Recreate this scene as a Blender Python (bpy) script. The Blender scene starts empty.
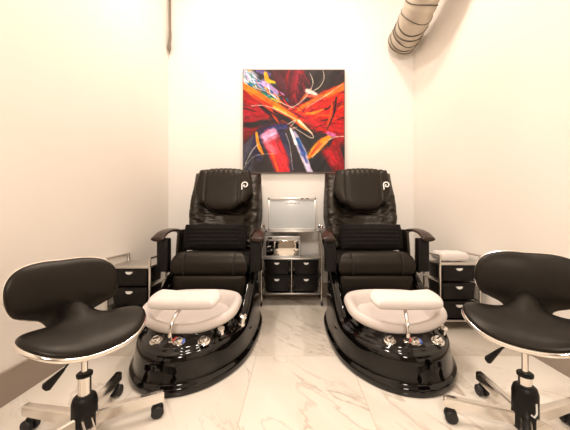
import bpy, bmesh, math, random
import numpy as np
from mathutils import Vector, Matrix, noise
random.seed(3); np.random.seed(3)
S = bpy.context.scene
COL = S.collection
PI = math.pi
# ------------------------------------------------------------------ materials
def lin(c):
    return tuple((x/12.92 if x <= .04045 else ((x+.055)/1.055)**2.4) for x in c)
def mat(name, col, rough=.5, metal=0., spec=.5, coat=0., bump=None, srgb=False):
    m = bpy.data.materials.new(name); m.use_nodes = True
    nt = m.node_tree; b = nt.nodes['Principled BSDF']
    c = lin(col) if srgb else col
    b.inputs['Base Color'].default_value = (*c, 1)
    b.inputs['Roughness'].default_value = rough
    b.inputs['Metallic'].default_value = metal
    b.inputs['Specular IOR Level'].default_value = spec
    b.inputs['Coat Weight'].default_value = coat
    b.inputs['Coat Roughness'].default_value = .03
    if bump:
        scale, strength, dist = bump
        tc = nt.nodes.new('ShaderNodeTexCoord'); n = nt.nodes.new('ShaderNodeTexNoise')
        n.inputs['Scale'].default_value = scale; n.inputs['Detail'].default_value = 4
        bp = nt.nodes.new('ShaderNodeBump'); bp.inputs['Strength'].default_value = strength
        bp.inputs['Distance'].default_value = dist
        nt.links.new(tc.outputs['Object'], n.inputs['Vector'])
        nt.links.new(n.outputs['Fac'], bp.inputs['Height'])
        nt.links.new(bp.outputs['Normal'], b.inputs['Normal'])
    return m
M = {}
M['leather'] = mat('black_leather', (.0055, .0040, .0028), .42, spec=.34, bump=(90, .12, .004))
M['stool_leather'] = mat('smooth_black_leather', (.0026, .0020, .0015), .40, spec=.30, bump=(140, .05, .003))
M['gloss'] = mat('glossy_black_shell', (.0022, .0017, .0014), .05, spec=.42, coat=.08)
M['black'] = mat('black_plastic', (.005, .0043, .004), .42, spec=.22)
M['drawer'] = mat('dark_drawer_plastic', (.0065, .005, .0042), .36, spec=.25)
M['cloth'] = mat('ribbed_black_cloth', (.008, .0068, .006), .9, spec=.15, bump=(60, .5, .01))
M['chrome'] = mat('chrome', (.80, .77, .73), .13, 1)
M['steel'] = mat('brushed_steel', (.62, .60, .57), .32, 1)
M['terry'] = mat('white_terry', (.72, .665, .63), .9, spec=.2, bump=(150, .6, .004))
M['basin'] = mat('white_resin', (.64, .575, .535), .42, spec=.4)
M['handle'] = mat('white_handle', (.85, .83, .80), .35)
M['base_board'] = mat('taupe_baseboard', (.305, .245, .195), .45)
M['ceil'] = mat('ceiling_paint', (.85, .82, .78), .9)
M['cab'] = mat('frosted_grey_door', (.58, .61, .62), .22)
M['cabframe'] = mat('silver_cabinet_trim', (.66, .65, .63), .3, .55)
M['dark'] = mat('dark_rubber', (.008, .008, .008), .55)
M['white'] = mat('white_print', (.85, .84, .82), .5)
M['tan_print'] = mat('tan_print', (.30, .20, .11), .5)
M['red'] = mat('red_mark', (.55, .03, .03), .4)
M['blue'] = mat('blue_mark', (.05, .12, .5), .4)
M['duct'] = mat('duct_foil', (.56, .49, .40), .5, .35)
M['wire'] = mat('duct_wire', (.06, .05, .04), .5)
M['mirror'] = mat('mirror_glass', (.86, .83, .79), .05, 1)
M['cordgrey'] = mat('grey_cord', (.20, .16, .12), .6)

def wall_mat(name, col):
    m = mat(name, col, .75, spec=.25)
    nt = m.node_tree; b = nt.nodes['Principled BSDF']
    tc = nt.nodes.new('ShaderNodeTexCoord')
    n = nt.nodes.new('ShaderNodeTexNoise'); n.inputs['Scale'].default_value = 1.3; n.inputs['Detail'].default_value = 5
    r = nt.nodes.new('ShaderNodeValToRGB')
    r.color_ramp.elements[0].position = .3; r.color_ramp.elements[1].position = .75
    r.color_ramp.elements[0].color = (col[0]*.965, col[1]*.96, col[2]*.95, 1)
    r.color_ramp.elements[1].color = (*col, 1)
    n2 = nt.nodes.new('ShaderNodeTexNoise'); n2.inputs['Scale'].default_value = 160
    bp = nt.nodes.new('ShaderNodeBump'); bp.inputs['Strength'].default_value = .08; bp.inputs['Distance'].default_value = .004
    L = nt.links.new
    L(tc.outputs['Object'], n.inputs['Vector']); L(n.outputs['Fac'], r.inputs['Fac']); L(r.outputs['Color'], b.inputs['Base Color'])
    L(tc.outputs['Object'], n2.inputs['Vector']); L(n2.outputs['Fac'], bp.inputs['Height']); L(bp.outputs['Normal'], b.inputs['Normal'])
    return m
M['wall'] = wall_mat('cream_wall_paint', (.88, .85, .81))
M['front'] = wall_mat('added_wall_dark_taupe', (.30, .26, .22))  # unseen front wall added for bounce, coloured dark to dim reflections
M['sidewall'] = wall_mat('warm_cream_wall_paint', (.88, .825, .755))

def marble():
    m = mat('polished_marble_tile', (.8, .74, .65), .16, spec=.5)
    nt = m.node_tree; b = nt.nodes['Principled BSDF']; L = nt.links.new; N = nt.nodes.new
    tc = N('ShaderNodeTexCoord'); mp = N('ShaderNodeMapping'); L(tc.outputs['Object'], mp.inputs['Vector'])
    mp.inputs['Location'].default_value = (.245, -1.793, 0)
    # tile grid
    sep = N('ShaderNodeSeparateXYZ'); L(mp.outputs['Vector'], sep.inputs[0])
    def math_(op, a, bb=None, c=None):
        k = N('ShaderNodeMath'); k.operation = op
        for i, v in enumerate((a, bb, c)):
            if v is None: continue
            if isinstance(v, (int, float)): k.inputs[i].default_value = v
            else: L(v, k.inputs[i])
        return k.outputs[0]
    TX, TY = .612, 1.092
    fx = math_('PINGPONG', sep.outputs[0], TX/2); fy = math_('PINGPONG', sep.outputs[1], TY/2)
    gx = math_('LESS_THAN', math_('ABSOLUTE', math_('SUBTRACT', math_('FLOORED_MODULO', math_('ADD', sep.outputs[0], TX/2), TX), TX/2)), .0022)
    gy = math_('LESS_THAN', math_('ABSOLUTE', math_('SUBTRACT', math_('FLOORED_MODULO', math_('ADD', sep.outputs[1], TY/2), TY), TY/2)), .0022)
    grout = math_('MAXIMUM', gx, gy)
    # a different slice of stone on each tile
    ix = math_('FLOOR', math_('DIVIDE', sep.outputs[0], TX)); iy = math_('FLOOR', math_('DIVIDE', sep.outputs[1], TY))
    zz = math_('ADD', math_('MULTIPLY', ix, 3.71), math_('MULTIPLY', iy, 7.37))
    cmb = N('ShaderNodeCombineXYZ'); L(sep.outputs[0], cmb.inputs[0]); L(sep.outputs[1], cmb.inputs[1]); L(zz, cmb.inputs[2])
    rot = N('ShaderNodeMapping'); L(cmb.outputs[0], rot.inputs['Vector'])
    rot.inputs['Rotation'].default_value = (0, 0, math.radians(50))
    rot2 = N('ShaderNodeMapping'); L(rot.outputs[0], rot2.inputs['Vector']); rot2.inputs['Scale'].default_value = (.5, 1.45, 1); rot = rot2
    def vein(scale, lo, hi, dist):
        n = N('ShaderNodeTexNoise'); n.inputs['Scale'].default_value = scale; n.inputs['Detail'].default_value = 6
        n.inputs['Roughness'].default_value = .55; n.inputs['Distortion'].default_value = dist
        L(rot.outputs[0], n.inputs['Vector'])
        d = math_('ABSOLUTE', math_('SUBTRACT', n.outputs['Fac'], .5))
        mr = N('ShaderNodeMapRange'); mr.inputs[1].default_value = lo; mr.inputs[2].default_value = hi
        mr.inputs[3].default_value = 1; mr.inputs[4].default_value = 0; L(d, mr.inputs[0])
        return mr.outputs[0]
    v1 = vein(1.05, .001, .011, .9); v2 = vein(3.1, .0, .012, .6)
    patch = N('ShaderNodeTexNoise'); patch.inputs['Scale'].default_value = 1.6; L(rot.outputs[0], patch.inputs['Vector'])
    pm = N('ShaderNodeMapRange'); pm.inputs[1].default_value = .45; pm.inputs[2].default_value = .62; L(patch.outputs['Fac'], pm.inputs[0])
    v2 = math_('MULTIPLY', math_('MULTIPLY', v2, pm.outputs[0]), .45)
    v = math_('MINIMUM', math_('ADD', math_('MULTIPLY', math_('MULTIPLY', v1, math_('ADD', math_('MULTIPLY', pm.outputs[0], .6), .4)), .85), v2), 1)
    cl = N('ShaderNodeTexNoise'); cl.inputs['Scale'].default_value = 2.2; cl.inputs['Detail'].default_value = 3; L(rot.outputs[0], cl.inputs['Vector'])
    r = N('ShaderNodeValToRGB'); L(cl.outputs['Fac'], r.inputs['Fac'])
    r.color_ramp.elements[0].position = .32; r.color_ramp.elements[0].color = (.66, .60, .515, 1)
    r.color_ramp.elements[1].position = .58; r.color_ramp.elements[1].color = (.75, .695, .615, 1)
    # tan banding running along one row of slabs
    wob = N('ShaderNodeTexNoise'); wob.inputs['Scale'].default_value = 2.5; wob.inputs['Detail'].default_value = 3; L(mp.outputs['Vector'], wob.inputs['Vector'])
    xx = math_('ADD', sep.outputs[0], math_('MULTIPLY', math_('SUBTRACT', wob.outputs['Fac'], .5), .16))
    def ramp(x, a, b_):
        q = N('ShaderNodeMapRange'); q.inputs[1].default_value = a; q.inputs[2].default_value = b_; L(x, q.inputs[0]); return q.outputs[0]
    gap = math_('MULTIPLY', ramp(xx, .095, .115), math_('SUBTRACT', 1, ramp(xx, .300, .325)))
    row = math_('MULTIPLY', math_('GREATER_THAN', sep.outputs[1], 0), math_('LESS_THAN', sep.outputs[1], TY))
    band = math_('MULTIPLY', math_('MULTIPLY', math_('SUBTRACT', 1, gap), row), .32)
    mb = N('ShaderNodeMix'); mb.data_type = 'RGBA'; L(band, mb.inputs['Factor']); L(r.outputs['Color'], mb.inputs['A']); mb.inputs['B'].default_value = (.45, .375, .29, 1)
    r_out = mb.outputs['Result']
    mx = N('ShaderNodeMix'); mx.data_type = 'RGBA'; L(v, mx.inputs['Factor']); L(r_out, mx.inputs['A'])
    mx.inputs['B'].default_value = (.38, .305, .23, 1)
    mg = N('ShaderNodeMix'); mg.data_type = 'RGBA'; L(grout, mg.inputs['Factor']); L(mx.outputs['Result'], mg.inputs['A'])
    mg.inputs['B'].default_value = (.50, .43, .35, 1)
    L(mg.outputs['Result'], b.inputs['Base Color'])
    rr = math_('ADD', math_('MULTIPLY', grout, .5), .17); L(rr, b.inputs['Roughness'])
    return m
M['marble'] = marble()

def wood():
    m = mat('glossy_dark_red_wood', (.05, .02, .012), .3, spec=.35, coat=.12)
    nt = m.node_tree; b = nt.nodes['Principled BSDF']; L = nt.links.new
    tc = nt.nodes.new('ShaderNodeTexCoord'); mp = nt.nodes.new('ShaderNodeMapping'); mp.inputs['Scale'].default_value = (60, 5, 20)
    n = nt.nodes.new('ShaderNodeTexNoise'); n.inputs['Scale'].default_value = 1; n.inputs['Detail'].default_value = 5
    r = nt.nodes.new('ShaderNodeValToRGB'); r.color_ramp.elements[0].color = (.012, .005, .003, 1); r.color_ramp.elements[1].color = (.036, .013, .008, 1)
    L(tc.outputs['Object'], mp.inputs[0]); L(mp.outputs[0], n.inputs['Vector']); L(n.outputs['Fac'], r.inputs[0]); L(r.outputs[0], b.inputs['Base Color'])
    return m
M['wood'] = wood()

def wrinkled():
    m = mat('wrinkled_black_leather', (.0060, .0042, .0027), .36, spec=.42)
    nt = m.node_tree; b = nt.nodes['Principled BSDF']; L = nt.links.new
    tc = nt.nodes.new('ShaderNodeTexCoord'); mp = nt.nodes.new('ShaderNodeMapping'); mp.inputs['Scale'].default_value = (5, 5, 20)
    mp.inputs['Rotation'].default_value = (0, .35, 0)
    n = nt.nodes.new('ShaderNodeTexNoise'); n.inputs['Scale'].default_value = 1; n.inputs['Detail'].default_value = 3; n.inputs['Distortion'].default_value = .6
    bp = nt.nodes.new('ShaderNodeBump'); bp.inputs['Strength'].default_value = .55; bp.inputs['Distance'].default_value = .03
    L(tc.outputs['Object'], mp.inputs[0]); L(mp.outputs[0], n.inputs['Vector']); L(n.outputs['Fac'], bp.inputs['Height']); L(bp.outputs['Normal'], b.inputs['Normal'])
    return m
M['wrinkled'] = wrinkled()
for k_ in ('leather', 'stool_leather', 'wrinkled'):
    M[k_].node_tree.nodes['Principled BSDF'].inputs['Specular Tint'].default_value = (1, .90, .78, 1)

# ------------------------------------------------------------------ mesh helpers
def link(name, bm, material, parent=None, smooth=True, ang=38):
    me = bpy.data.meshes.new(name)
    bmesh.ops.recalc_face_normals(bm, faces=bm.faces[:])
    bm.to_mesh(me); bm.free()
    for mm in (material if isinstance(material, (list, tuple)) else [material]): me.materials.append(mm)
    if smooth:
        me.shade_smooth(); me.set_sharp_from_angle(angle=math.radians(ang))
    o = bpy.data.objects.new(name, me); COL.objects.link(o)
    if parent: o.parent = parent
    return o
def box(bm, c, s, bev=.0, seg=2, rot=None, taper=None):
    """c centre, s full sizes; taper=(tx,ty) scale of the bottom face"""
    vs = []
    for z in (-.5, .5):
        for x, y in ((-.5, -.5), (.5, -.5), (.5, .5), (-.5, .5)):
            k = taper if (taper and z < 0) else (1, 1)
            vs.append(Vector((x*s[0]*k[0], y*s[1]*k[1], z*s[2])))
    if rot: vs = [rot @ v for v in vs]
    bv = [bm.verts.new(v + Vector(c)) for v in vs]
    fs = [bm.faces.new([bv[i] for i in f]) for f in ((3, 2, 1, 0), (4, 5, 6, 7), (0, 1, 5, 4), (1, 2, 6, 5), (2, 3, 7, 6), (3, 0, 4, 7))]
    if bev:
        es = list({e for f in fs for e in f.edges})
        bmesh.ops.bevel(bm, geom=es, offset=bev, segments=seg, profile=.5, affect='EDGES')
    return bm
def newbox(c, s, bev=0, seg=2, **k):
    return box(bmesh.new(), c, s, bev, seg, **k)
def crom(pts, n, closed=False):
    P = [Vector(p) for p in pts]; out = []; N = len(P)
    rng = range(N) if closed else range(N-1)
    for i in rng:
        if closed: a, b, c, d = P[(i-1) % N], P[i], P[(i+1) % N], P[(i+2) % N]
        else: a, b, c, d = P[max(i-1, 0)], P[i], P[i+1], P[min(i+2, N-1)]
        for k in range(n):
            t = k/n
            out.append(.5*((2*b) + (c-a)*t + (2*a-5*b+4*c-d)*t*t + (3*b-a-3*c+d)*t**3))
    if not closed: out.append(P[-1].copy())
    return out
def tube(bm, pts, r, seg=10, closed=False, cap=True, flat=None):
    """tube through pts; r number or list; flat=(a,b) ellipse factors"""
    P = [Vector(p) for p in pts]; n = len(P)
    rs = r if isinstance(r, (list, tuple)) else [r]*n
    rings = []; up = None
    for i in range(n):
        if closed: t = (P[(i+1) % n]-P[i-1]).normalized()
        else: t = (P[min(i+1, n-1)]-P[max(i-1, 0)]).normalized()
        if up is None:
            up = Vector((0, 0, 1)) if abs(t.z) < .9 else Vector((1, 0, 0))
        up = (up - t*up.dot(t))
        if up.length < 1e-5: up = Vector((0, 1, 0)) - t*t.y
        up.normalize(); sd = t.cross(up)
        fa, fb = flat or (1, 1)
        rings.append([bm.verts.new(P[i]+(up*math.cos(2*PI*k/seg)*fa+sd*math.sin(2*PI*k/seg)*fb)*rs[i]) for k in range(seg)])
    for i in range(n if closed else n-1):
        a, b = rings[i], rings[(i+1) % n]
        for k in range(seg): bm.faces.new((a[k], a[(k+1) % seg], b[(k+1) % seg], b[k]))
    if cap and not closed:
        bm.faces.new(rings[0][::-1]); bm.faces.new(rings[-1])
    return bm
def newtube(pts, r, **k): return tube(bmesh.new(), pts, r, **k)
def lathe(bm, prof, seg=28, c=(0, 0, 0), axis=None):
    rings = []
    R = Vector((0, 0, 1)).rotation_difference(Vector(axis)).to_matrix() if axis else Matrix.Identity(3)
    for r, z in prof:
        rings.append([bm.verts.new(R @ Vector((r*math.cos(2*PI*k/seg), r*math.sin(2*PI*k/seg), z)) + Vector(c)) for k in range(seg)])
    for a, b in zip(rings, rings[1:]):
        for k in range(seg): bm.faces.new((a[k], a[(k+1) % seg], b[(k+1) % seg], b[k]))
    bm.faces.new(rings[0][::-1]); bm.faces.new(rings[-1])
    return bm
def newlathe(prof, **k): return lathe(bmesh.new(), prof, **k)
def loft(bm, rings, cap0=True, cap1=True):
    R = [[bm.verts.new(p) for p in r] for r in rings]; n = len(R[0])
    for a, b in zip(R, R[1:]):
        for k in range(n): bm.faces.new((a[k], a[(k+1) % n], b[(k+1) % n], b[k]))
    if cap0: bm.faces.new(R[0][::-1])
    if cap1: bm.faces.new(R[-1])
    return bm
def pad(hw, hh, tf, tb, k=.3, nu=30, nv=30, p=5, warp=None):
    """soft pad: x in +-hw, y in +-hh, +z is the front side (thickness tf), back thickness tb"""
    bm = bmesh.new()
    def P(u, v, side):
        x = u*math.sqrt(max(0, 1-k*v*v/2)); y = v*math.sqrt(max(0, 1-k*u*u/2))
        m = (abs(u)**p+abs(v)**p)**(1/p); m = min(1, m/1.0)
        e = max(abs(u), abs(v))
        z = (1-e**p)**.5 if e < 1 else 0
        z = side*z*(tf if side > 0 else tb)
        q = Vector((x*hw, y*hh, z))
        return warp(q, u, v, side) if warp else q
    # spacing denser at the rim
    us = [math.sin(PI/2*(-1+2*i/nu)) for i in range(nu+1)]; vs = [math.sin(PI/2*(-1+2*j/nv)) for j in range(nv+1)]
    F = [[bm.verts.new(P(u, v, 1)) for v in vs] for u in us]
    B = [[(F[i][j] if i in (0, nu) or j in (0, nv) else bm.verts.new(P(us[i], vs[j], -1))) for j in range(nv+1)] for i in range(nu+1)]
    for G, fl in ((F, 0), (B, 1)):
        for i in range(nu):
            for j in range(nv):
                q = (G[i][j], G[i+1][j], G[i+1][j+1], G[i][j+1])
                bm.faces.new(q[::-1] if fl else q)
    return bm
def blob(outline, tf, tb, p=2.4, rings=14, warp=None, c=(0, 0)):
    """cushion over a star-shaped outline (list of 2D); front +z thickness tf"""
    bm = bmesh.new(); C = Vector((c[0], c[1], 0)); n = len(outline)
    rr = [math.sin(PI/2*(i/rings)) for i in range(1, rings+1)]
    def put(x, y, z):
        q = Vector((x, y, z)); return bm.verts.new(warp(q) if warp else q)
    def layer(t, share=None):
        L = []
        for r in rr:
            if share and r > .9999: L.append(share); continue
            z = t*(max(0, 1-r**p))**.5
            L.append([put(C.x+(q[0]-C.x)*r, C.y+(q[1]-C.y)*r, z) for q in outline])
        cv = put(C.x, C.y, t)
        for k in range(n): bm.faces.new((cv, L[0][k], L[0][(k+1) % n]))
        for a, b in zip(L, L[1:]):
            for k in range(n): bm.faces.new((a[k], b[k], b[(k+1) % n], a[(k+1) % n]))
        return L[-1]
    rim = layer(tf); layer(-tb, rim)
    return bm
def xf(bm, mtx): bmesh.ops.transform(bm, matrix=mtx, verts=bm.verts[:]); return bm
def frame(o, X, Y, Z):
    m = Matrix((( X[0], Y[0], Z[0], o[0]), (X[1], Y[1], Z[1], o[1]), (X[2], Y[2], Z[2], o[2]), (0, 0, 0, 1))); return m
def empty(name, loc, rz=0):
    o = bpy.data.objects.new(name, None); o.empty_display_size = .05
    o.location = loc; o.rotation_euler = (0, 0, rz); COL.objects.link(o); return o
def tag(o, label, cat, group=None):
    o['label'] = label; o['category'] = cat
    if group: o['group'] = group
    return o
def struct(name, bm, m, smooth=False):
    o = link(name, bm, m, smooth=smooth); o['kind'] = 'structure'; return o
KIDS = {}
def copy_tree(o, parent=None):
    c = o.copy(); COL.objects.link(c)
    if parent: c.parent = parent
    for ch in [x for x in bpy.data.objects if x.parent == o]: copy_tree(ch, c)
    return c
def sm(a, b, x):
    t = max(0, min(1, (x-a)/(b-a))); return t*t*(3-2*t)

# ------------------------------------------------------------------ the room
D = 3.10; XL = -1.43; XR = 1.605; HC = 3.95; YF = -2.9; BH = .165
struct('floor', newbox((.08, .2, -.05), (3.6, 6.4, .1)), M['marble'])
struct('ceiling', newbox((.08, .2, HC+.05), (3.6, 6.4, .1)), M['ceil'])
struct('wall_back', newbox(((XL+XR)/2, D+.05, HC/2), (XR-XL+.2, .1, HC)), M['wall'])
struct('wall_left', newbox((XL-.05, (D+YF)/2, HC/2), (.1, D-YF, HC)), M['sidewall'])
struct('added_unseen_wall_front', newbox(((XL+XR)/2, YF-.05, HC/2), (XR-XL+.2, .1, HC)), M['front'])
# right wall: straight, then turning in to meet the back wall
def rwx(y): return XR-.22*(max(0, y-2.0)/1.1)**2
cv = [(rwx(y), y) for y in [2.0+1.1*i/16 for i in range(17)]]
bm = bmesh.new()
pl = [(XR, YF)] + cv + [(1.385, D+.1), (XR+.12, D+.1), (XR+.12, YF)]
lo = [bm.verts.new((x, y, 0)) for x, y in pl]; hi = [bm.verts.new((x, y, HC)) for x, y in pl]
for i in range(len(pl)):
    j = (i+1) % len(pl); bm.faces.new((lo[i], lo[j], hi[j], hi[i]))
bm.faces.new(lo[::-1]); bm.faces.new(hi)
struct('wall_right', bm, M['sidewall'], smooth=True)
struct('baseboard_left', newbox((XL+.008, (D+YF)/2, BH/2), (.016, D-YF-.04, BH), .004), M['base_board'])
struct('baseboard_back', newbox(((XL+1.385)/2, D-.008, BH/2), (1.385-XL-.03, .016, BH), .004), M['base_board'])
bm = bmesh.new()
bp_ = [(XR, YF+.02)] + cv[:-1]
loft(bm, [[Vector((x, y, 0)), Vector((x-.016, y, 0)), Vector((x-.016, y, BH-.004)), Vector((x-.012, y, BH)), Vector((x, y, BH))] for x, y in bp_])
struct('baseboard_right', bm, M['base_board'], smooth=True)

# ------------------------------------------------------------------ painting
def build_painting():
    N = 200
    uu, vv = np.meshgrid((np.arange(N+1))/N, (np.arange(N+1))/N)      # v runs down
    def vnoise(sx, sy, seed, rot=0.):
        r = np.random.RandomState(seed); g = r.rand(80, 80)
        c, s = math.cos(rot), math.sin(rot)
        x = ((uu*c+vv*s)*sx+40.37) % 79; y = ((-uu*s+vv*c)*sy+40.71) % 79
        i = np.floor(x).astype(int); j = np.floor(y).astype(int); fx = x-i; fy = y-j
        fx = fx*fx*(3-2*fx); fy = fy*fy*(3-2*fy); i1 = (i+1) % 80; j1 = (j+1) % 80
        return (g[j, i]*(1-fx)+g[j, i1]*fx)*(1-fy)+(g[j1, i]*(1-fx)+g[j1, i1]*fx)*fy
    img = np.zeros((N+1, N+1, 3)); img[:] = (.17, .13, .14)
    img += (vnoise(9, 9, 1)[..., None]-.5)*.06
    cnt = [10]
    def stroke(pts, w, col, soft=.35, streak=.6, var=.12, op=1.):
        """tapered brush stroke through pts; w list of half widths"""
        cnt[0] += 1
        P = [Vector((p[0], p[1], 0)) for p in pts]; C = crom(P, 8)
        W = np.interp(np.linspace(0, 1, len(C)), np.linspace(0, 1, len(w)), w)
        best = np.full(uu.shape, 9.)
        for k in range(len(C)-1):
            ax, ay = C[k].x, C[k].y; bx, by = C[k+1].x-ax, C[k+1].y-ay; L2 = bx*bx+by*by+1e-9
            t = np.clip(((uu-ax)*bx+(vv-ay)*by)/L2, 0, 1)
            d = np.hypot(uu-ax-t*bx, vv-ay-t*by)/(W[k]*(1-t)+W[k+1]*t+1e-4)
            best = np.minimum(best, d)
        dx, dy = C[-1].x-C[0].x, C[-1].y-C[0].y; a = math.atan2(dy, dx)
        n = vnoise(7, 45, cnt[0], a); n2 = vnoise(16, 16, cnt[0]+100)
        best = best+(n-.5)*streak+(n2-.5)*.35
        al = np.clip((1-best)/soft, 0, 1)[..., None]*op
        cc = np.array(col)+(n[..., None]-.5)*var*2
        img[:] = img*(1-al)+cc*al
    base_stroke = stroke; rb = random.Random(5)
    def brush(pts, w, col, soft=.35, streak=.6, var=.12, op=1.):
        base_stroke(pts, w, col, soft, streak, var, op)
        dx, dy = pts[-1][0]-pts[0][0], pts[-1][1]-pts[0][1]; L_ = math.hypot(dx, dy)+1e-6; nx, ny = -dy/L_, dx/L_
        for q in range(7):
            t = rb.uniform(-.75, .75); wm = sum(w)/len(w); sh = rb.uniform(-.25, .25)
            P2 = [(p[0]+nx*t*ww+dx*sh, p[1]+ny*t*ww+dy*sh) for p, ww in zip(pts, np.interp(np.linspace(0, 1, len(pts)), np.linspace(0, 1, len(w)), w))]
            k = rb.uniform(-.22, .22); c2 = tuple(min(.98, max(.02, c*(1+k)+rb.uniform(-.06, .06))) for c in col)
            base_stroke(P2, [wm*rb.uniform(.05, .2)]*2+[wm*.03], c2, .8, .8, .1, rb.uniform(.4, .9))
    stroke = brush
    RED = (.80, .10, .08); DRED = (.50, .05, .09); CRIM = (.62, .05, .12)
    # grounds
    stroke([(.42, -.05), (.52, .3)], [.2, .16], (.36, .04, .13), .8)
    stroke([(.55, .02), (.50, .25)], [.06, .05], (.55, .06, .16), .8)
    stroke([(.92, .0), (.78, .2)], [.2, .12], (.16, .12, .12), .6)
    stroke([(-.05, .18), (.25, .36), (.5, .47)], [.16, .13, .05], (.68, .07, .09), .5)
    stroke([(-.05, .42), (.2, .44), (.45, .5)], [.12, .10, .04], CRIM, .6)
    stroke([(.0, .60), (.18, .58)], [.12, .08], DRED, .8)
    stroke([(1.08, .32), (.8, .42), (.52, .42)], [.26, .17, .05], (.84, .10, .07), .5)
    stroke([(1.05, .56), (.8, .55), (.6, .47)], [.13, .1, .03], (.70, .05, .08), .6)
    stroke([(.62, .40), (.9, .47)], [.03, .05], (.95, .20, .08), .8)
    stroke([(1.05, .15), (.8, .27), (.55, .38)], [.07, .055, .02], (.93, .42, .06), .5)
    stroke([(1.05, .22), (.8, .31), (.6, .39)], [.05, .05, .02], (.88, .16, .06), .6)
    stroke([(.2, .36), (.42, .52), (.48, .58)], [.05, .06, .04], (.20, .05, .08), .8)
    stroke([(.05, .55), (.3, .5), (.45, .53)], [.03, .05, .05], (.13, .09, .12), .7)
    stroke([(.02, .98), (.05, .8), (.18, .62)], [.14, .1, .05], (.25, .25, .31), .6)
    stroke([(.7, 1.0), (.82, .84)], [.1, .07], (.12, .10, .12), .7)
    stroke([(.95, .95), (.9, .75), (.98, .66)], [.08, .07, .06], (.62, .05, .10), .6)
    stroke([(.83, .80), (.9, .92)], [.06, .05], (.70, .08, .14), .8)
    stroke([(.70, .78), (.6, .66)], [.06, .05], (.13, .10, .12), .7)
    # scattered palette-knife flecks along the two diagonals
    pal = [(.86, .12, .08), (.58, .04, .10), (.30, .03, .09), (.93, .36, .08), (.72, .06, .16), (.16, .08, .11), (.96, .58, .16), (.45, .05, .16)]
    for q in range(110):
        t = rb.uniform(0, 1); side = rb.random()
        if side < .5: x, y, a = t*.55, .16+t*.36+rb.gauss(0, .10), .55
        else: x, y, a = .5+t*.5, .46-t*.12+rb.gauss(0, .11), -.45
        a += rb.gauss(0, .3); l = rb.uniform(.03, .12)
        base_stroke([(x-l*math.cos(a), y-l*math.sin(a)), (x, y+rb.uniform(-.01, .01)), (x+l*math.cos(a), y+l*math.sin(a))], [.002, rb.uniform(.004, .016), .001], pal[rb.randrange(8)], .7, .9, .12, rb.uniform(.5, .95))
    for q in range(26):
        x, y = rb.uniform(.38, .66), rb.uniform(0, .28); a = 1.4+rb.gauss(0, .4); l = rb.uniform(.03, .1)
        base_stroke([(x-l*math.cos(a), y-l*math.sin(a)), (x+l*math.cos(a), y+l*math.sin(a))], [.004, rb.uniform(.006, .018), .002], pal[rb.choice((1, 2, 4, 5, 7))], .8, .9, .1, .7)
    # lower left arch
    stroke([(.15, .86), (.16, .68), (.28, .58), (.40, .68), (.46, .95)], [.05, .06, .06, .06, .06], (.16, .14, .28), .5)
    stroke([(.22, .6), (.32, .56), (.42, .56)], [.03, .035, .03], (.22, .22, .45), .6)
    stroke([(.26, .66), (.34, .85), (.42, 1.02)], [.08, .10, .08], (.86, .14, .20), .5)
    stroke([(.22, .66), (.30, .62)], [.07, .06], (.90, .66, .80), .6)
    stroke([(.25, .74), (.31, .80)], [.05, .04], (.92, .42, .50), .8)
    stroke([(.36, .72), (.43, .92)], [.022, .025], (.75, .06, .10), .6)
    stroke([(.13, .62), (.15, .74), (.19, .82)], [.018, .026, .012], (.95, .60, .10), .5)
    stroke([(.29, .83), (.34, .98)], [.02, .02], (.93, .38, .12), .6)
    # upper left colours
    stroke([(.0, .02), (.1, .1), (.2, .16)], [.08, .07, .05], (.70, .74, .82), .5)
    stroke([(.02, .10), (.12, .18)], [.04, .04], (.90, .90, .92), .6)
    stroke([(.06, .14), (.2, .24), (.3, .30)], [.035, .05, .03], (.06, .36, .48), .5)
    stroke([(.20, .24), (.33, .31)], [.03, .02], (.10, .55, .40), .6)
    stroke([(.2, .13), (.32, .22)], [.05, .03], (.72, .62, .82), .6)
    stroke([(.14, .0), (.25, .04)], [.03, .03], (.38, .30, .55), .6)
    stroke([(.22, .03), (.24, .10), (.31, .12)], [.02, .025, .012], (.95, .72, .12), .5)
    pal2 = [(.93, .93, .95), (.05, .45, .55), (.12, .25, .55), (.95, .75, .2), (.08, .5, .35), (.70, .55, .80), (.25, .65, .75), (.92, .4, .1)]
    for q in range(46):
        t = rb.random(); x, y = .02+t*.38+rb.gauss(0, .03), .05+t*.27+rb.gauss(0, .045); a = .68+rb.gauss(0, .3); l = rb.uniform(.015, .06)
        base_stroke([(x-l*math.cos(a), y-l*math.sin(a)), (x+l*math.cos(a), y+l*math.sin(a))], [.003, rb.uniform(.006, .014), .001], pal2[rb.randrange(8)], .6, .8, .1, .85)
    # orange blade
    stroke([(-.02, .14), (.22, .30), (.45, .44), (.66, .60)], [.035, .05, .045, .008], (.94, .52, .07), .45)
    stroke([(.1, .25), (.35, .42), (.55, .53)], [.02, .03, .01], (.90, .22, .05), .6)
    stroke([(.3, .36), (.42, .42)], [.02, .018], (.97, .72, .25), .7)
    stroke([(.55, .5), (.68, .62)], [.02, .008], (.93, .86, .72), .5)
    stroke([(.62, .42), (.7, .42), (.8, .38)], [.008, .02, .006], (.97, .55, .12), .6)
    stroke([(.64, .20), (.72, .24)], [.03, .025], (.95, .85, .82), .6)
    stroke([(.62, .25), (.76, .26)], [.02, .02], (.90, .36, .24), .7)
    # lower right blade
    stroke([(.64, .86), (.74, .75), (.88, .63)], [.008, .055, .02], (.95, .58, .06), .4)
    stroke([(.66, .84), (.76, .72)], [.01, .025], (.90, .25, .05), .6)
    stroke([(.84, .62), (.90, .64)], [.025, .02], (.86, .45, .66), .6)
    stroke([(.88, .32), (.86, .45), (.82, .6)], [.008, .018, .006], (.80, .28, .05), .5)
    stroke([(.92, .27), (.90, .42), (.83, .58)], [.008, .012, .006], (.10, .06, .06), .5)
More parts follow.
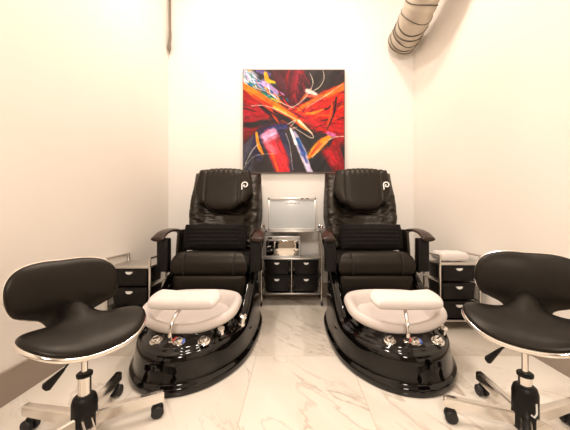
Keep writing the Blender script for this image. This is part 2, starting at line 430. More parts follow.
    # white and blue strokes
    stroke([(.50, .62), (.57, .78), (.66, 1.0)], [.02, .045, .035], (.82, .78, .90), .45)
    stroke([(.54, .68), (.60, .82)], [.022, .03], (.10, .38, .62), .5)
    stroke([(.47, .58), (.52, .72)], [.015, .02], (.92, .93, .94), .5)
    stroke([(.56, .76), (.63, .90)], [.02, .015], (.30, .35, .65), .7)
    # dark centre and thin white scrawls
    stroke([(.3, .40), (.46, .50), (.62, .62)], [.012, .03, .012], (.08, .05, .06), .6)
    def line(pts, op=.9): base_stroke(pts, [.005]*len(pts), (.90, .86, .80), .9, .15, .05, op)
    line([(.66, .03), (.69, .12), (.65, .22), (.56, .32), (.45, .38)])
    line([(.79, .0), (.80, .08), (.76, .16), (.70, .2)])
    line([(.08, .35), (.22, .35), (.4, .42), (.58, .52), (.69, .64), (.66, .66), (.5, .56)])
    line([(.1, .17), (.25, .22), (.38, .32), (.5, .37)])
    line([(.98, .14), (.8, .26), (.62, .37)])
    line([(.02, .92), (.08, .80), (.15, .72)]); line([(.0, .96), (.12, .84), (.3, .82)], .6)
    line([(.68, .86), (.8, .72), (.9, .66), (1.0, .65)])
    line([(.42, .62), (.46, .74), (.49, .98)], .7); line([(.44, .53), (.52, .49), (.46, .57), (.53, .56)])
    img *= 1+(vnoise(70, 70, 900)[..., None]-.5)*.18+(vnoise(30, 75, 901, .6)[..., None]-.5)*.22
    img = np.clip(img, .01, .98)**1.12
    linimg = np.where(img <= .04045, img/12.92, ((img+.055)/1.055)**2.4)
    x0, x1, z0, z1, y = -.562, .580, 1.428, 2.583, D-.040
    root = empty('painting', (0, D, z0))
    tag(root, 'square abstract painting of red, orange and black brush strokes hanging on the back wall', 'painting')
    vs = np.stack([x0+uu*(x1-x0), np.full(uu.shape, y-D), z1-vv*(z1-z0)-z0], -1).reshape(-1, 3)
    idx = np.arange((N+1)*(N+1)).reshape(N+1, N+1)
    fs = np.stack([idx[:-1, :-1], idx[1:, :-1], idx[1:, 1:], idx[:-1, 1:]], -1).reshape(-1, 4)
    me = bpy.data.meshes.new('painted_canvas'); me.from_pydata(vs.tolist(), [], fs.tolist())
    at = me.color_attributes.new('paint', 'FLOAT_COLOR', 'POINT')
    at.data.foreach_set('color', np.concatenate([linimg.reshape(-1, 3), np.ones(((N+1)**2, 1))], 1).astype(np.float32).ravel())
    m = mat('oil_paint', (.5, .5, .5), .45, spec=.3)
    nt = m.node_tree; b = nt.nodes['Principled BSDF']; an = nt.nodes.new('ShaderNodeAttribute'); an.attribute_name = 'paint'
    nt.links.new(an.outputs['Color'], b.inputs['Base Color'])
    me.materials.append(m)
    o = bpy.data.objects.new('painted_canvas', me); COL.objects.link(o); o.parent = root
    bm = bmesh.new(); t = .008; zc = (z1-z0)/2
    box(bm, ((x0+x1)/2, -.0205, -t/2), (x1-x0+2*t, .041, t)); box(bm, ((x0+x1)/2, -.0205, z1-z0+t/2), (x1-x0+2*t, .041, t))
    box(bm, (x0-t/2, -.0205, zc), (t, .041, z1-z0)); box(bm, (x1+t/2, -.0205, zc), (t, .041, z1-z0))
    link('frame', bm, mat('painting_edge', (.10, .07, .06), .6), root)
build_painting()

# ------------------------------------------------------------------ pedicure chair (local: x lateral, y = depth - 2.0)
def resample(pts, n):
    P = crom([(p[0], p[1], 0) for p in pts], 14)
    L = [0]
    for a, b in zip(P, P[1:]): L.append(L[-1]+(b-a).length)
    out = []
    for i in range(n):
        t = L[-1]*i/(n-1); k = 0
        while k < len(L)-2 and L[k+1] < t: k += 1
        f = (t-L[k])/max(1e-9, L[k+1]-L[k]); out.append(P[k].lerp(P[k+1], f))
    return out
def closed(right):                       # mirror the right half into a ring, front centre first
    return right + [Vector((-p.x, p.y, 0)) for p in right[-2:0:-1]]
def inset(ring, d):
    n = len(ring); out = []
    for i in range(n):
        t = ring[(i+1) % n]-ring[i-1]; nrm = Vector((-t.y, t.x, 0)).normalized()
        out.append(ring[i]+nrm*d)
    return out
def make_chair(loc):
    root = empty('pedicure_chair', loc)
    # ---- glossy tub base
    half = resample([(0, 1.372), (.09, 1.388), (.19, 1.445), (.27, 1.535), (.325, 1.63), (.368, 1.76), (.392, 1.94), (.402, 2.15), (.392, 2.37), (.345, 2.57), (.28, 2.72), (.14, 2.755), (0, 2.755)], 64)
    inner = resample([(0, 1.588), (.12, 1.60), (.205, 1.645), (.262, 1.73), (.285, 1.86), (.30, 2.05), (.30, 2.3), (.285, 2.5), (.24, 2.66), (.12, 2.69), (0, 2.69)], 64)
    out = closed(half); inn = closed(inner)
    def Sh(d): return .198 + .30*sm(1.80, 2.32, d)
    def Th(d): return .262 + .03*sm(1.6, 1.9, d) + .17*sm(1.85, 2.3, d)
    def ring(src, dl, zf, lift=0): return [Vector((p.x, p.y-2.0, zf(p.y))) for p in (inset(src, dl) if dl else src)]
    rs = [ring(out, .004, lambda d: 0.), ring(out, 0, lambda d: .006), ring(out, 0, lambda d: .034), ring(out, .004, lambda d: .042), ring(out, .018, lambda d: .050), ring(out, .022, lambda d: .058)]
    for f in (.25, .5, .75):
        rs.append(ring(out, .022+.012*f, lambda d, f=f: .058+(Sh(d)-.045-.058)*f))
    rs += [ring(out, .036, lambda d: Sh(d)-.040), ring(out, .039, lambda d: Sh(d)-.022), ring(out, .046, lambda d: Sh(d)-.009), ring(out, .056, lambda d: Sh(d)-.002), ring(out, .066, lambda d: Sh(d))]
    rs += [ring(out, .074, lambda d: Sh(d)+.006), ring(out, .080, lambda d: Sh(d)+.014), ring(out, .092, lambda d: Sh(d)+.018)]
    last = inset(out, .092)
    for f, g in ((.30, .16), (.55, .30), (.72, .45), (.85, .68), (.94, .9), (1., 1.)):
        rs.append([Vector((a.x*(1-f)+b.x*f, a.y*(1-f)+b.y*f-2.0, (Sh(a.y)+.018)*(1-g)+Th(b.y)*g)) for a, b in zip(last, inn)])
    rs.append([Vector((b.x*.97, b.y-2.0+.008*(1 if b.y < 2.1 else -1), Th(b.y)-.004)) for b in inn])
    rs.append([Vector((b.x*.96, b.y-2.0+.010*(1 if b.y < 2.1 else -1), .12)) for b in inn])
    link('tub_base', loft(bmesh.new(), rs), M['gloss'], root, ang=60)
    # side wings of the shell that sweep up beside the seat
    for s in (-1, 1):
        bm = bmesh.new(); A = []
        for i in range(13):
            t = i/12; y = -.10+.55*t; zt = .165+.27*sm(0, .75, t); w = .345+.0*t
            xo = s*(.355-.02*t)
            A.append([Vector((xo+s*.012, y, .14)), Vector((xo+s*.004, y, zt-.03)), Vector((xo-s*.004, y, zt-.008)), Vector((xo-s*.018, y, zt)), Vector((xo-s*.036, y, zt-.012)), Vector((xo-s*.042, y, zt-.05)), Vector((xo-s*.042, y, .14))])
        loft(bm, A); link('side_wing', bm, M['gloss'], root, ang=60)
    # ---- basin
    def sup(cx, cy, a, b, e=3.0, n=72):
        o = []
        for i in range(n):
            t = 2*PI*i/n; c, s_ = math.cos(t), math.sin(t)
            o.append(Vector((cx+a*math.copysign(abs(c)**(2/e), c), cy+b*math.copysign(abs(s_)**(2/e), s_), 0)))
        return o
    def rimz(x, y): return .335+.17*(y+.20)+.022*math.cos(PI*x/.31)*sm(.05, -.25, y)*-1+.0
    o0 = sup(0, -.20, .312, .232)
    br = []
    for k, dz in ((.84, -.062), (.93, -.050), (.985, -.034), (1.0, -.020), (.99, -.004), (.96, .010), (.92, .014), (.86, .010), (.80, -.004), (.75, -.03), (.70, -.07), (.6, -.11), (.45, -.125), (.2, -.13)):
        br.append([Vector((p.x*k, -.20+(p.y+.20)*k, rimz(p.x*k, -.20+(p.y+.20)*k)+dz)) for p in o0])
    link('foot_basin', loft(bmesh.new(), br), M['basin'], root, ang=70)
    # ---- footrest pad on a chrome arm
    def wf(q, u, v, s_):
        q = q.copy(); q.y *= (1-.10*math.cos(PI*q.x/.21)); q.z -= .012*math.cos(PI*q.x/.42); return q
    b = pad(.212, .080, .042, .034, .45, 30, 20, 4, wf)
    R = Matrix.Translation((0.014, -.375, .432)) @ Matrix.Rotation(math.radians(14), 4, 'X')
    ft = link('footrest_pad', xf(b, R), M['terry'], root, ang=80)
    bm = bmesh.new(); tube(bm, crom([(-.02, -.475, .222), (-.022, -.500, .262), (-.018, -.480, .33), (-.005, -.42, .375), (0.01, -.37, .405)], 6), .011, seg=12)
    lathe(bm, [(.022, 0), (.022, .012), (.014, .018)], 18, (-.02, -.475, .212))
    link('footrest_arm', bm, M['chrome'], root)
    link('footrest_bracket', newbox((.02, -.385, .397), (.20, .07, .014), .004), M['black'], root)
    # ---- knobs on the console
    for i, x in enumerate((-.112, .022, .158)):
        c = (x, -.487+.03*abs(i-1)*.6, .219); ax = Vector((0, -.35, 1)).normalized()
        kb = link('control_knob', newlathe([(.035, 0), (.035, .006), (.030, .010), (.027, .010), (.024, .020), (.018, .026), (.006, .027)], seg=26, c=c, axis=ax), M['chrome'], root)
        bm = bmesh.new(); cc = Vector(c)+ax*.028
        box(bm, cc, (.032, .007, .006), .002, rot=Vector((0, 0, 1)).rotation_difference(ax).to_matrix() @ Matrix.Rotation(.6, 3, 'Z'))
        link('pointer', bm, M['dark'], kb)
        if i == 1:
            for ang, mm in ((-.5, 'blue'), (2.2, 'red')):
                bm = bmesh.new(); T = Vector((0, 0, 1)).rotation_difference(ax).to_matrix()
                pts = [Vector(c)+ax*.013+T @ Vector((.030*math.cos(ang+k*.16), .032*math.sin(ang+k*.16), 0)) for k in range(7)]
                tube(bm, pts, .0055, seg=8); link('temperature_mark', bm, M[mm], kb)
    # chrome hand sprayer on the side of the tub
    bm = bmesh.new()
    lathe(bm, [(.026, 0), (.026, .012), (.019, .016), (.019, .05), (.025, .056), (.025, .07), (.012, .076)], 22, (.315, -.195, .205), axis=(.25, -.25, 1))
    link('hand_sprayer', bm, M['chrome'], root)
    bm = bmesh.new(); lathe(bm, [(.014, 0), (.014, .03), (.02, .034), (.02, .042)], 16, (.235, -.385, .225), axis=(0, -.3, 1)); link('water_jet', bm, M['chrome'], root)
    # ---- pedestal, apron, seat
    link('seat_pedestal', newbox((0, .40, .27), (.50, .52, .36), .02), M['black'], root)
    bm = pad(.292, .085, .02, .02, .1, 20, 10, 8); xf(bm, frame((0, .135, .375), (1, 0, 0), (0, .05, 1), (0, -1, .05)))
    link('seat_apron', bm, M['leather'], root)
    def ws(q, u, v, s_):
        q = q.copy()
        if s_ > 0: q.z += .018*math.exp(-((v+.75)/.3)**2) - .02*math.exp(-(u/.5)**2)*sm(-.5, .5, v)
        for sx in (-.195, .195): q.z -= .006*math.exp(-((q.x-sx)/.006)**2)*(1 if s_ > 0 else 0)
        return q
    bm = pad(.310, .270, .105, .095, .12, 60, 30, 7, ws); xf(bm, Matrix.Translation((0, .375, .527)))
    sc = link('seat_cushion', bm, M['leather'], root, ang=80)
    for sx in (-.195, .195):
        bm = bmesh.new(); tube(bm, [(sx, .104, .47), (sx, .103, .53), (sx, .107, .575), (sx, .125, .615), (sx, .16, .636)], .0035, seg=6)
        link('seam', bm, M['dark'], sc)
    # ---- backrest, leaning back
    th = math.radians(14); up = Vector((0, math.sin(th), math.cos(th))); fr = Vector((0, -math.cos(th), math.sin(th)))
    B0 = Vector((0, .585, .56)); H = .85; T = .5
    def bk(q, u, v, s_):                   # q.y in +-H/2 along the back
        q = q.copy(); h = v*.5+.5
        w = np.interp(h, [0, .2, .42, .6, .8, 1], [.86, .97, 1.03, 1.02, 1.0, 1.0]); q.x *= w
        if s_ > 0:
            q.z += .050*sm(.45, .85, abs(u))*sm(1.0, .6, h)*(1-sm(.9, 1, max(abs(u), abs(v))))
            q.z -= .030*math.exp(-(u/.38)**2)*sm(1, .7, h)
            # pulled-in folds of the side bolsters
            fold = noise.noise(Vector((q.x*3+5, h*15-abs(u)*3, 1.7)))*.014 + noise.noise(Vector((q.x*5, h*34+abs(u)*6, 4.1)))*.007
            q.z += fold*(.35+.65*sm(.4, .65, abs(u)))*sm(.85, .6, h)*(1-sm(.93, 1, abs(u)))
        return q
    mt = frame(B0+up*H/2, (1, 0, 0), up, fr)
    bm = pad(.350, H/2, .085, .085, .2, 70, 110, 6, bk); xf(bm, mt)
    br_ = link('backrest', bm, M['wrinkled'], root, ang=80)
    for s in (-1, 1):
        bm = bmesh.new(); tube(bm, [mt @ Vector((s*x, y, z)) for x, y, z in ((.16, -.2, .058), (.175, -.05, .068), (.19, .08, .072), (.2, .15, .078))], .006, seg=6)
        link('piping', bm, M['dark'], br_)
    # headrest pillow
    def hr(q, u, v, s_):
        q = q.copy(); h = v
        q.x *= 1-.10*sm(-.1, -1, h)
        if h < 0: q.y = q.y*(1.0-.30*sm(.35, 1., abs(u)))
        for sx in (-.16, .16): q.z -= (.010*math.exp(-((q.x-sx)/.012)**2) if s_ > 0 else 0)
        if s_ > 0: q.z += .004*math.sin(u*34)*sm(.4, .95, h)
        return q
    mh = frame(B0+up*.602+fr*.155+Vector((0, 0, 0)), (1, 0, 0), up, fr)
    bm = pad(.272, .218, .06, .085, .42, 60, 40, 4.5, hr); xf(bm, mh)
    hd = link('headrest_pillow', bm, M['leather'], root, ang=80)
    lp = [(-.020, -.036), (-.019, -.015), (-.021, .010), (-.012, .030), (.008, .036), (.026, .028), (.030, .010), (.020, -.006), (.004, -.008), (-.004, .002), (.003, .012)]
    bm = bmesh.new(); tube(bm, crom([mh @ Vector((-.0+.205+x, .015+y, .064-.10*max(0, (.205+x)-.21))) for x, y in lp], 5), .0062, seg=8)
    link('headrest_emblem', bm, M['white'], hd)
    # ---- arms
    for s in (-1, 1):
        X = s*.385
        cap = crom([(X, .075, .748), (X, .10, .762), (X, .17, .792), (X, .27, .808), (X, .38, .806), (X, .50, .79)], 6)
        bm = bmesh.new(); R = []
        for i, c in enumerate(cap):
            f = i/(len(cap)-1); w = .052-.010*f; h = .016
            w *= (.72 if i == 0 else .9 if i == 1 else 1)
            R.append([c+Vector((w*math.cos(a)*(1 if abs(math.cos(a)) < .99 else 1), 0, h*math.sin(a)*(1.0))) for a in [2*PI*k/16 for k in range(16)]])
        loft(bm, R)
        ar = link('armrest', bm, M['wood'], root, ang=70)
        bm = newbox((X-s*.018, .155, .622), (.088, .075, .265), .012, 3); link('armrest_post', bm, M['black'], root)
        bm = bmesh.new()
        tube(bm, crom([(X-s*.03, .18, .50), (X-s*.035, .34, .50), (X-s*.04, .50, .56), (X-s*.02, .52, .70), (X, .49, .785)], 5), .030, seg=12, flat=(1, .8))
        link('armrest_frame', bm, M['black'], root)
        bm = pad(.10, .15, .02, .02, .3, 12, 14, 5); xf(bm, frame((s*.335, .42, .66), (0, 1, 0), (0, .15, 1), (s, 0, 0)))
        link('side_bolster', bm, M['leather'], root)
    return root
GC = 'pedicure spa chairs'
chL = tag(make_chair((-.662, 2.0, 0)), 'black leather pedicure chair on glossy tub base, nearer the two-drawer-high view of the left wall', 'pedicure chair', GC)
chR = copy_tree(chL); chR.location = (.662, 2.0, 0)
chL['label'] = 'left of the two black leather pedicure chairs with glossy tub base and white footrest'
chR['label'] = 'right of the two black leather pedicure chairs, beside the trolley carrying a white towel'

# lumbar pillows resting on the seats
def make_pillow(loc):
    def wp(q, u, v, s_):
        q = q.copy(); q.z += .003*math.cos(q.y*190)*(1-max(abs(u), abs(v))**4)*s_; return q
    bm = pad(.272, .115, .060, .055, .16, 40, 50, 4, wp)
    xf(bm, frame((0, 0, .115), (1, 0, 0), (0, .22, .975), (0, -.975, .22)))
    o = link('lumbar_pillow', bm, M['cloth'], ang=80); o.location = loc; return o
pL = tag(make_pillow((-.672, 2.335, .632)), 'black ribbed lumbar pillow on the seat of the left pedicure chair', 'pillow', 'lumbar pillows')
pR = pL.copy(); COL.objects.link(pR); pR.location = (.672, 2.335, .632)
pR['label'] = 'black ribbed lumbar pillow on the seat of the right pedicure chair'

# ------------------------------------------------------------------ drawer trolleys
def caster(bm, c, r=.022):
    lathe(bm, [(r*.5, -.009), (r, -.006), (r, .006), (r*.5, .009)], 16, (c[0], c[1], r), axis=(1, 0, 0))
    tube(bm, [(c[0], c[1], r), (c[0], c[1], r+.035)], .006, seg=8)
def halfmoon(c, w=.052, h=.020):
    bm = bmesh.new(); n = 14
    P = [(w/2*math.cos(PI+PI*k/n), h*math.sin(PI+PI*k/n)*1.0) for k in range(n+1)]
    f = [bm.verts.new((c[0]+x, c[1]-.006, c[2]+z)) for x, z in P]; b = [bm.verts.new((c[0]+x, c[1]+.004, c[2]+z)) for x, z in P]
    bm.faces.new(f); bm.faces.new(b[::-1])
    for k in range(n+1): j = (k+1) % (n+1); bm.faces.new((f[k], f[j], b[j], b[k]))
    return bm
def drawer(root, cx, yf, ztop, w, dep, h):
    bm = bmesh.new()
    box(bm, (cx, yf+dep/2, ztop-h/2), (w, dep, h), .005, taper=(.90, .96))
    box(bm, (cx, yf+.008, ztop-.008), (w+.008, .022, .016), .004)
    d = link('drawer', bm, M['drawer'], root, ang=50)
    link('drawer_handle', halfmoon((cx, yf-.004, ztop-.026)), M['handle'], d)
    return d
def make_cart(loc):
    """front face at local y=0, x centred"""
    W, DP, H = .325, .27, .545
    root = empty('drawer_trolley', loc)
    for sx in (-1, 1):
        for y in (0, DP):
            link('post', newtube([(sx*W/2, y, .05), (sx*W/2, y, H+.065)], .0095, seg=12), M['chrome'], root)
            bm = bmesh.new(); caster(bm, (sx*W/2, y)); link('caster', bm, M['dark'], root)
        link('handrail', newtube([(sx*W/2, -.006, H+.062), (sx*W/2, DP+.006, H+.062)], .0095, seg=12), M['chrome'], root)
        for z in (.39, .235, .085):
            link('side_rail', newtube([(sx*W/2, 0, z), (sx*W/2, DP, z)], .006, seg=8), M['chrome'], root)
    link('top_tray', newbox((0, DP/2, H-.008), (W, DP, .018), .004), M['steel'], root)
    link('bottom_rail', newbox((0, DP/2, .074), (W, DP, .014), .004), M['steel'], root)
    for k, z in enumerate((.528, .378, .228)): drawer(root, 0, .012, z, W-.05, DP-.03, .135)
    return root
GT = 'small drawer trolleys by the side walls'
cL = tag(make_cart((-1.255, 2.06, 0)), 'chrome trolley with black drawers and an empty top, by the left wall', 'trolley', GT)
cR = copy_tree(cL); cR.location = (1.36, 2.2, 0)
cR['label'] = 'chrome trolley with black drawers holding a folded white towel, by the right wall'
bm = bmesh.new()
def wt(q, u, v, s_):
    q = q.copy(); q.z += .002*math.sin(q.x*60+q.y*25); return q
bm = pad(.125, .080, .040, .040, .16, 26, 20, 7, wt)
tw = link('folded_towel', bm, M['terry'], ang=80); tw.location = (1.35, 2.33, .5465+.0425)
tag(tw, 'folded white towel on top of the drawer trolley by the right wall', 'towel')

def make_center():
    W, DP = .625, .25
    root = empty('equipment_trolley', (-.015, 2.79, 0))
    for sx in (-1, 1):
        for y in (0, DP):
            link('post', newtube([(sx*W/2, y, .05), (sx*W/2, y, .80)], .010, seg=12), M['chrome'], root)
            bm = bmesh.new(); caster(bm, (sx*W/2, y), .024); link('caster', bm, M['dark'], root)
            link('post_cap', newlathe([(.016, .80), (.017, .815), (.012, .835), (.004, .838)], seg=16, c=(sx*W/2, y, 0)), M['chrome'], root)
    link('divider_post', newtube([(0, 0, .13), (0, 0, .49)], .009, seg=12), M['chrome'], root)
    link('upper_shelf', newbox((0, DP/2, .770), (W, DP+.02, .016), .004), M['steel'], root)
    link('middle_shelf', newbox((0, DP/2, .488), (W, DP+.02, .016), .004), M['steel'], root)
    link('bottom_shelf', newbox((0, DP/2, .128), (W, DP+.02, .014), .004), M['steel'], root)
    link('drawer_rail', newbox((0, DP/2, .312), (W, DP, .010), .003), M['black'], root)
    for sx in (-1, 1):
        for z in (.472, .302): drawer(root, sx*.152, .010, z, .262, DP-.03, .150)
    return root
tag(make_center(), 'chrome trolley with four black drawers standing between the two pedicure chairs', 'trolley')
# upper cabinet
W, DP, H = .500, .21, .345
r = empty('towel_warmer', (-.010, 2.815, .7795))
tag(r, 'large silver cabinet with a pale grey door on the upper shelf of the middle trolley', 'cabinet')
link('cabinet_body', newbox((0, DP/2+.02, H/2), (W, DP-.02, H), .008), M['cabframe'], r)
bm = bmesh.new()
for c, s in (((0, .012, H-.014), (W, .026, .028)), ((0, .012, .010), (W, .026, .020)), ((-W/2+.008, .012, H/2), (.016, .026, H)), ((W/2-.008, .012, H/2), (.016, .026, H))): box(bm, c, s, .003)
fr_ = link('door_frame', bm, M['cabframe'], r)
link('door_panel', newbox((0, .014, H/2), (W-.03, .014, H-.04), .003), M['cab'], r)
bm = bmesh.new()
for i, w in enumerate((.010, .014, .009, .020, .012, .016, .011, .013)):
    box(bm, (-.066+i*.0195, .0065, H-.062+(.003 if i % 3 == 0 else 0)), (w, .002, .008+.004*(i % 2)))
link('door_lettering', bm, M['tan_print'], r, smooth=False)
for x in (.105, .160): link('switch', newbox((x, -.003, H-.013), (.028, .006, .010), .002), M['dark'], r)
# lower steriliser
W, DP, H = .370, .19, .225
r = empty('steriliser_box', (-.110, 2.81, .4965))
tag(r, 'small silver box with mirrored front and control strip, below the pale grey cabinet', 'steriliser')
link('casing', newbox((0, DP/2+.004, H/2), (W, DP, H), .006), M['cabframe'], r)
link('control_panel', newbox((0, .002, H-.022), (W-.004, .012, .040), .003), M['cabframe'], r)
link('mirror_door', newbox((0, .001, (H-.05)/2+.012), (W-.03, .010, H-.068), .002), M['mirror'], r)
bm = bmesh.new(); box(bm, (-.128, -.005, H-.022), (.042, .003, .020)); link('display', bm, M['dark'], r, smooth=False)
bm = bmesh.new()
for i in range(9): box(bm, (-.055+i*.019, -.005, H-.020), (.012, .003, .007))
link('control_marks', bm, M['cordgrey'], r, smooth=False)
for dz in (.075, .125):
    link('door_button', newlathe([(.008, 0), (.008, .006), (.004, .008)], seg=14, c=(.125, -.003, dz), axis=(0, -1, 0)), M['dark'], r)
# ------------------------------------------------------------------ saddle stools
def make_stool(hub, mir, yaw, dz):
    """mir=+1: sitter faces towards +x and the camera"""
    root = empty('saddle_stool', hub)
    F = Vector((mir*math.sin(yaw), -math.cos(yaw), 0)); Lx = Vector((math.cos(yaw), mir*math.sin(yaw), 0)); Z = Vector((0, 0, 1))
    K = .9
    def at(x, f, z): return Lx*x*K+F*f*K+Z*(.93-(.93-z-dz)*K)
    # seat
    hs = [(0, .178), (.10, .172), (.172, .142), (.224, .080), (.238, .010), (.212, -.052), (.155, -.082), (.105, -.10), (.075, -.125), (.06, -.17), (0, -.19)]
    ol = crom(hs, 6) ; ol = [(p.x, p.y) for p in [Vector((q.x, q.y, 0)) for q in ol]] if False else [(p[0], p[1]) for p in crom([(a, b, 0) for a, b in hs], 6)]
    outline = ol + [(-x, y) for x, y in ol[-2:0:-1]]
    def sz(x, f):
        return .423 + .055*(abs(x)/.235)**2 - .030*(max(0, f+.10)/.27)**1.5 + .085*math.exp(-(x/.095)**2)*sm(.05, -.19, f) + .012*math.exp(-(x/.05)**2)*sm(.2, -.05, f)
    def wseat(q): return at(q.x, q.y+.03, sz(q.x, q.y)+q.z)
    link('seat', blob(outline, .056, .022, 2.3, 20, wseat), M['stool_leather'], root, ang=80)
    def edge(k, dz): return [at(x*k, y*k+.03, sz(x*k, y*k)+dz) for x, y in outline]
    bm = bmesh.new(); tube(bm, edge(1.0, -.012), .0070, seg=10, closed=True, flat=(1.2, .6)); link('chrome_trim', bm, M['chrome'], root)
    link('seat_shell', blob([(x*.985, y*.985) for x, y in outline], .004, .020, 3, 10, lambda q: at(q.x, q.y+.03, sz(q.x, q.y)-.018+q.z)), M['black'], root, ang=80)
    # backrest
    hb = [(0, .258), (.10, .258), (.178, .236), (.220, .180), (.226, .105), (.204, .038), (.155, .008), (.105, -.018), (.078, -.055), (.05, -.095), (0, -.11)]
    ob = [(p[0], p[1]) for p in crom([(a, b, 0) for a, b in hb], 6)]
    outb = ob + [(-x, y) for x, y in ob[-2:0:-1]]
    def wb(q):
        f = -.215 - .16*max(0, q.y) + .9*q.x*q.x + q.z + .02*sm(0, -.1, q.y)
        return at(q.x, f, .475+q.y)
    link('backrest', blob(outb, .042, .022, 2.4, 18, wb, c=(0, .13)), M['stool_leather'], root, ang=80)
    bm = bmesh.new(); tube(bm, [wb(Vector((x*1.0, .13+(y-.13)*1.0, -.012))) for x, y in outb], .0045, seg=8, closed=True); link('chrome_trim', bm, M['chrome'], root)
    link('back_bracket', newtube(crom([at(0, -.08, .37), at(0, -.17, .375), at(0, -.225, .43), at(0, -.255, .52)], 6), .016, seg=10, flat=(.5, 1.6)), M['black'], root)
    # column
    link('seat_plate', newbox((0, 0, .418+dz*K), (.10, .10, .016), .006), M['black'], root)
    sl = .185 if mir > 0 else .225
    link('gas_column', newlathe([(.0115, .26), (.0115, .412+dz*K)], seg=20), M['chrome'], root)
    link('column_sleeve', newlathe([(.0235, sl-.03), (.0235, .268)], seg=24), M['chrome'], root)
    link('column_collar', newlathe([(.0235, .260), (.0285, .262), (.0295, .273), (.025, .277)], seg=24), M['black'], root)
    hubo = link('base_hub', newlathe([(.040, .045), (.046, .06), (.046, sl-.03), (.040, sl-.008), (.030, sl)], seg=24), M['black'], root)
    if mir < 0:
        bm = bmesh.new(); tube(bm, [(.006, -.047, .175), (.006, -.048, .135), (-.004, -.048, .122), (-.014, -.046, .130)], .0034, seg=6); link('hub_mark', bm, M['white'], hubo)
    # height lever
    d = Vector((-1, -.12, 0)).normalized()
    L0, L1, L2, L3 = ((.03, .330), (.05, .275), (.087, .225), (.170, .138)) if mir > 0 else ((.03, .350), (.08, .342), (.12, .322), (.198, .268))
    q = [d*a_*K+Z*(.93-(.93-b_)*K) for a_, b_ in (L0, L1, L2, L3)]
    lv = link('height_lever', newtube(q[:3], .0045, seg=8), M['black'], root)
    bm = bmesh.new(); a, b = q[2], q[3]
    tube(bm, [a, a.lerp(b, .15), a.lerp(b, .5), a.lerp(b, .9), b], [.006, .009, .014, .020, .013], seg=12, flat=(1, .4)); link('lever_paddle', bm, M['black'], lv)
    # five arms with casters
    for k in range(5):
        a = math.radians((27 if mir > 0 else 16)+72*k); e = Vector((math.cos(a), math.sin(a), 0)); n = Vector((-e.y, e.x, 0))
        R = []
        for t, w, z0, z1 in ((.035, .019, .058, .112), (.12, .018, .062, .112), (.294, .016, .070, .112), (.300, .014, .073, .109)):
            p = e*t; R.append([p+n*w+Z*z0, p+n*w+Z*(z1-.006), p+n*(w-.006)+Z*z1, p-n*(w-.006)+Z*z1, p-n*w+Z*(z1-.006), p-n*w+Z*z0])
        am = link('base_arm', loft(bmesh.new(), R), M['chrome'], root, ang=30)
        bm = bmesh.new(); c = e*.272
        for sd in (-1, 1):
            lathe(bm, [(.012, -.009), (.024, -.009), (.027, -.005), (.027, .005), (.024, .009), (.012, .009)], 18, c+n*sd*.015+Z*.027, axis=n)
        tube(bm, [c+Z*.027, c+Z*.078], .009, seg=10); box(bm, c+Z*.048, (.024, .024, .022), .005)
        link('caster', bm, M['dark'], am)
    return root
GS = 'saddle stools in the foreground'
tag(make_stool((-.872, 1.13, 0), 1, math.radians(57), -.03), 'black leather saddle stool on chrome base, in front of the left wall', 'stool', GS)
tag(make_stool((.971, 1.13, 0), -1, math.radians(43), 0), 'black leather saddle stool on chrome base, in front of the right wall', 'stool', GS)

# ------------------------------------------------------------------ duct and hanging cord
path = crom([(1.22, 3.04, 2.88), (1.23, 2.88, 2.90), (1.225, 2.62, 2.95), (1.27, 2.35, 3.20), (1.33, 2.1, 3.5), (1.38, 1.95, 3.95)], 12)
r = empty('flexible_duct', (1.2, 3.05, 2.9))
tag(r, 'silver flexible air duct coming down from the ceiling to the top of the back wall', 'duct')
off = Vector((-1.2, -3.05, -2.9))
bm = bmesh.new(); rs_ = [(.150+.006*math.sin(i*2.1)) for i in range(len(path))]; rs_[0] = .13
tube(bm, [p+off for p in path], rs_, seg=28); link('duct_hose', bm, M['duct'], r, ang=80)
bm = bmesh.new()
for i in range(2, len(path)-1, 4):
    t = (path[i+1]-path[i-1]).normalized(); u = t.cross(Vector((1, 0, 0))).normalized(); w = t.cross(u)
    tube(bm, [path[i]+off+(u*math.cos(2*PI*k/32)+w*math.sin(2*PI*k/32))*.154+t*(.012*math.sin(k*.4+i)) for k in range(32)], .0045, seg=6, closed=True)
link('duct_coil', bm, M['wire'], r)
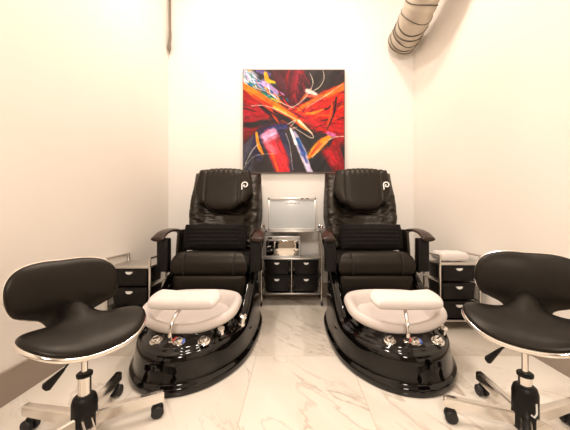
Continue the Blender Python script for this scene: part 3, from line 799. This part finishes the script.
cord = link('hanging_cord', newtube(crom([(-1.405, 3.07, 3.95), (-1.40, 3.07, 3.3), (-1.392, 3.06, 3.0), (-1.402, 3.06, 2.86), (-1.398, 3.06, 2.77)], 6), [.012]*12+[.016]*6+[.020]*3+[.012, .009, .006, .004], seg=8), M['cordgrey'])
tag(cord, 'thin grey cord hanging down in the corner of the left and back walls', 'cord')

# ------------------------------------------------------------------ lamps
def lamp(name, loc, size, energy, col, rot=(0, 0, 0), spot=None):
    l = bpy.data.lights.new(name, 'AREA'); l.shape = 'DISK'; l.size = size; l.energy = energy; l.color = col
    if spot: l.spread = math.radians(spot)
    o = bpy.data.objects.new(name, l); o.location = loc; o.rotation_euler = rot; COL.objects.link(o); return o
WARM = (1, .87, .765)
lamp('unseen_overhead_lamp', (-.5, 1.95, 3.90), .30, 44, WARM)
lamp('unseen_overhead_lamp', (.55, 1.75, 3.90), .30, 40, WARM)
lamp('unseen_overhead_lamp', (-.1, -1.9, 2.9), .8, 108, WARM, (math.radians(52), 0, 0))  # added frontal fill behind the camera, well below the ceiling
lamp('wall_spot', (-.75, 1.2, 3.3), .2, 8, (1, .93, .84), (0, math.radians(-28), 0), 80)

w = bpy.data.worlds.new('World'); S.world = w; w.use_nodes = True
w.node_tree.nodes['Background'].inputs[0].default_value = (1, .9, .8, 1); w.node_tree.nodes['Background'].inputs[1].default_value = .3

# ------------------------------------------------------------------ camera
cd = bpy.data.cameras.new('camera'); cam = bpy.data.objects.new('camera', cd); COL.objects.link(cam)
cam.location = (0, 0, .93); cam.rotation_euler = (PI/2, 0, 0)
cd.sensor_fit = 'HORIZONTAL'; cd.sensor_width = 36; cd.lens = 36*270/570
cd.shift_x = -8/570; cd.shift_y = 1/570; cd.clip_start = .02
S.camera = cam
S.view_settings.view_transform = 'Standard'; S.view_settings.look = 'None'; S.view_settings.gamma = 1; S.view_settings.use_curve_mapping = False
S.view_settings.exposure = -.38
S.cycles.use_denoising = True
S.cycles.max_bounces = 10
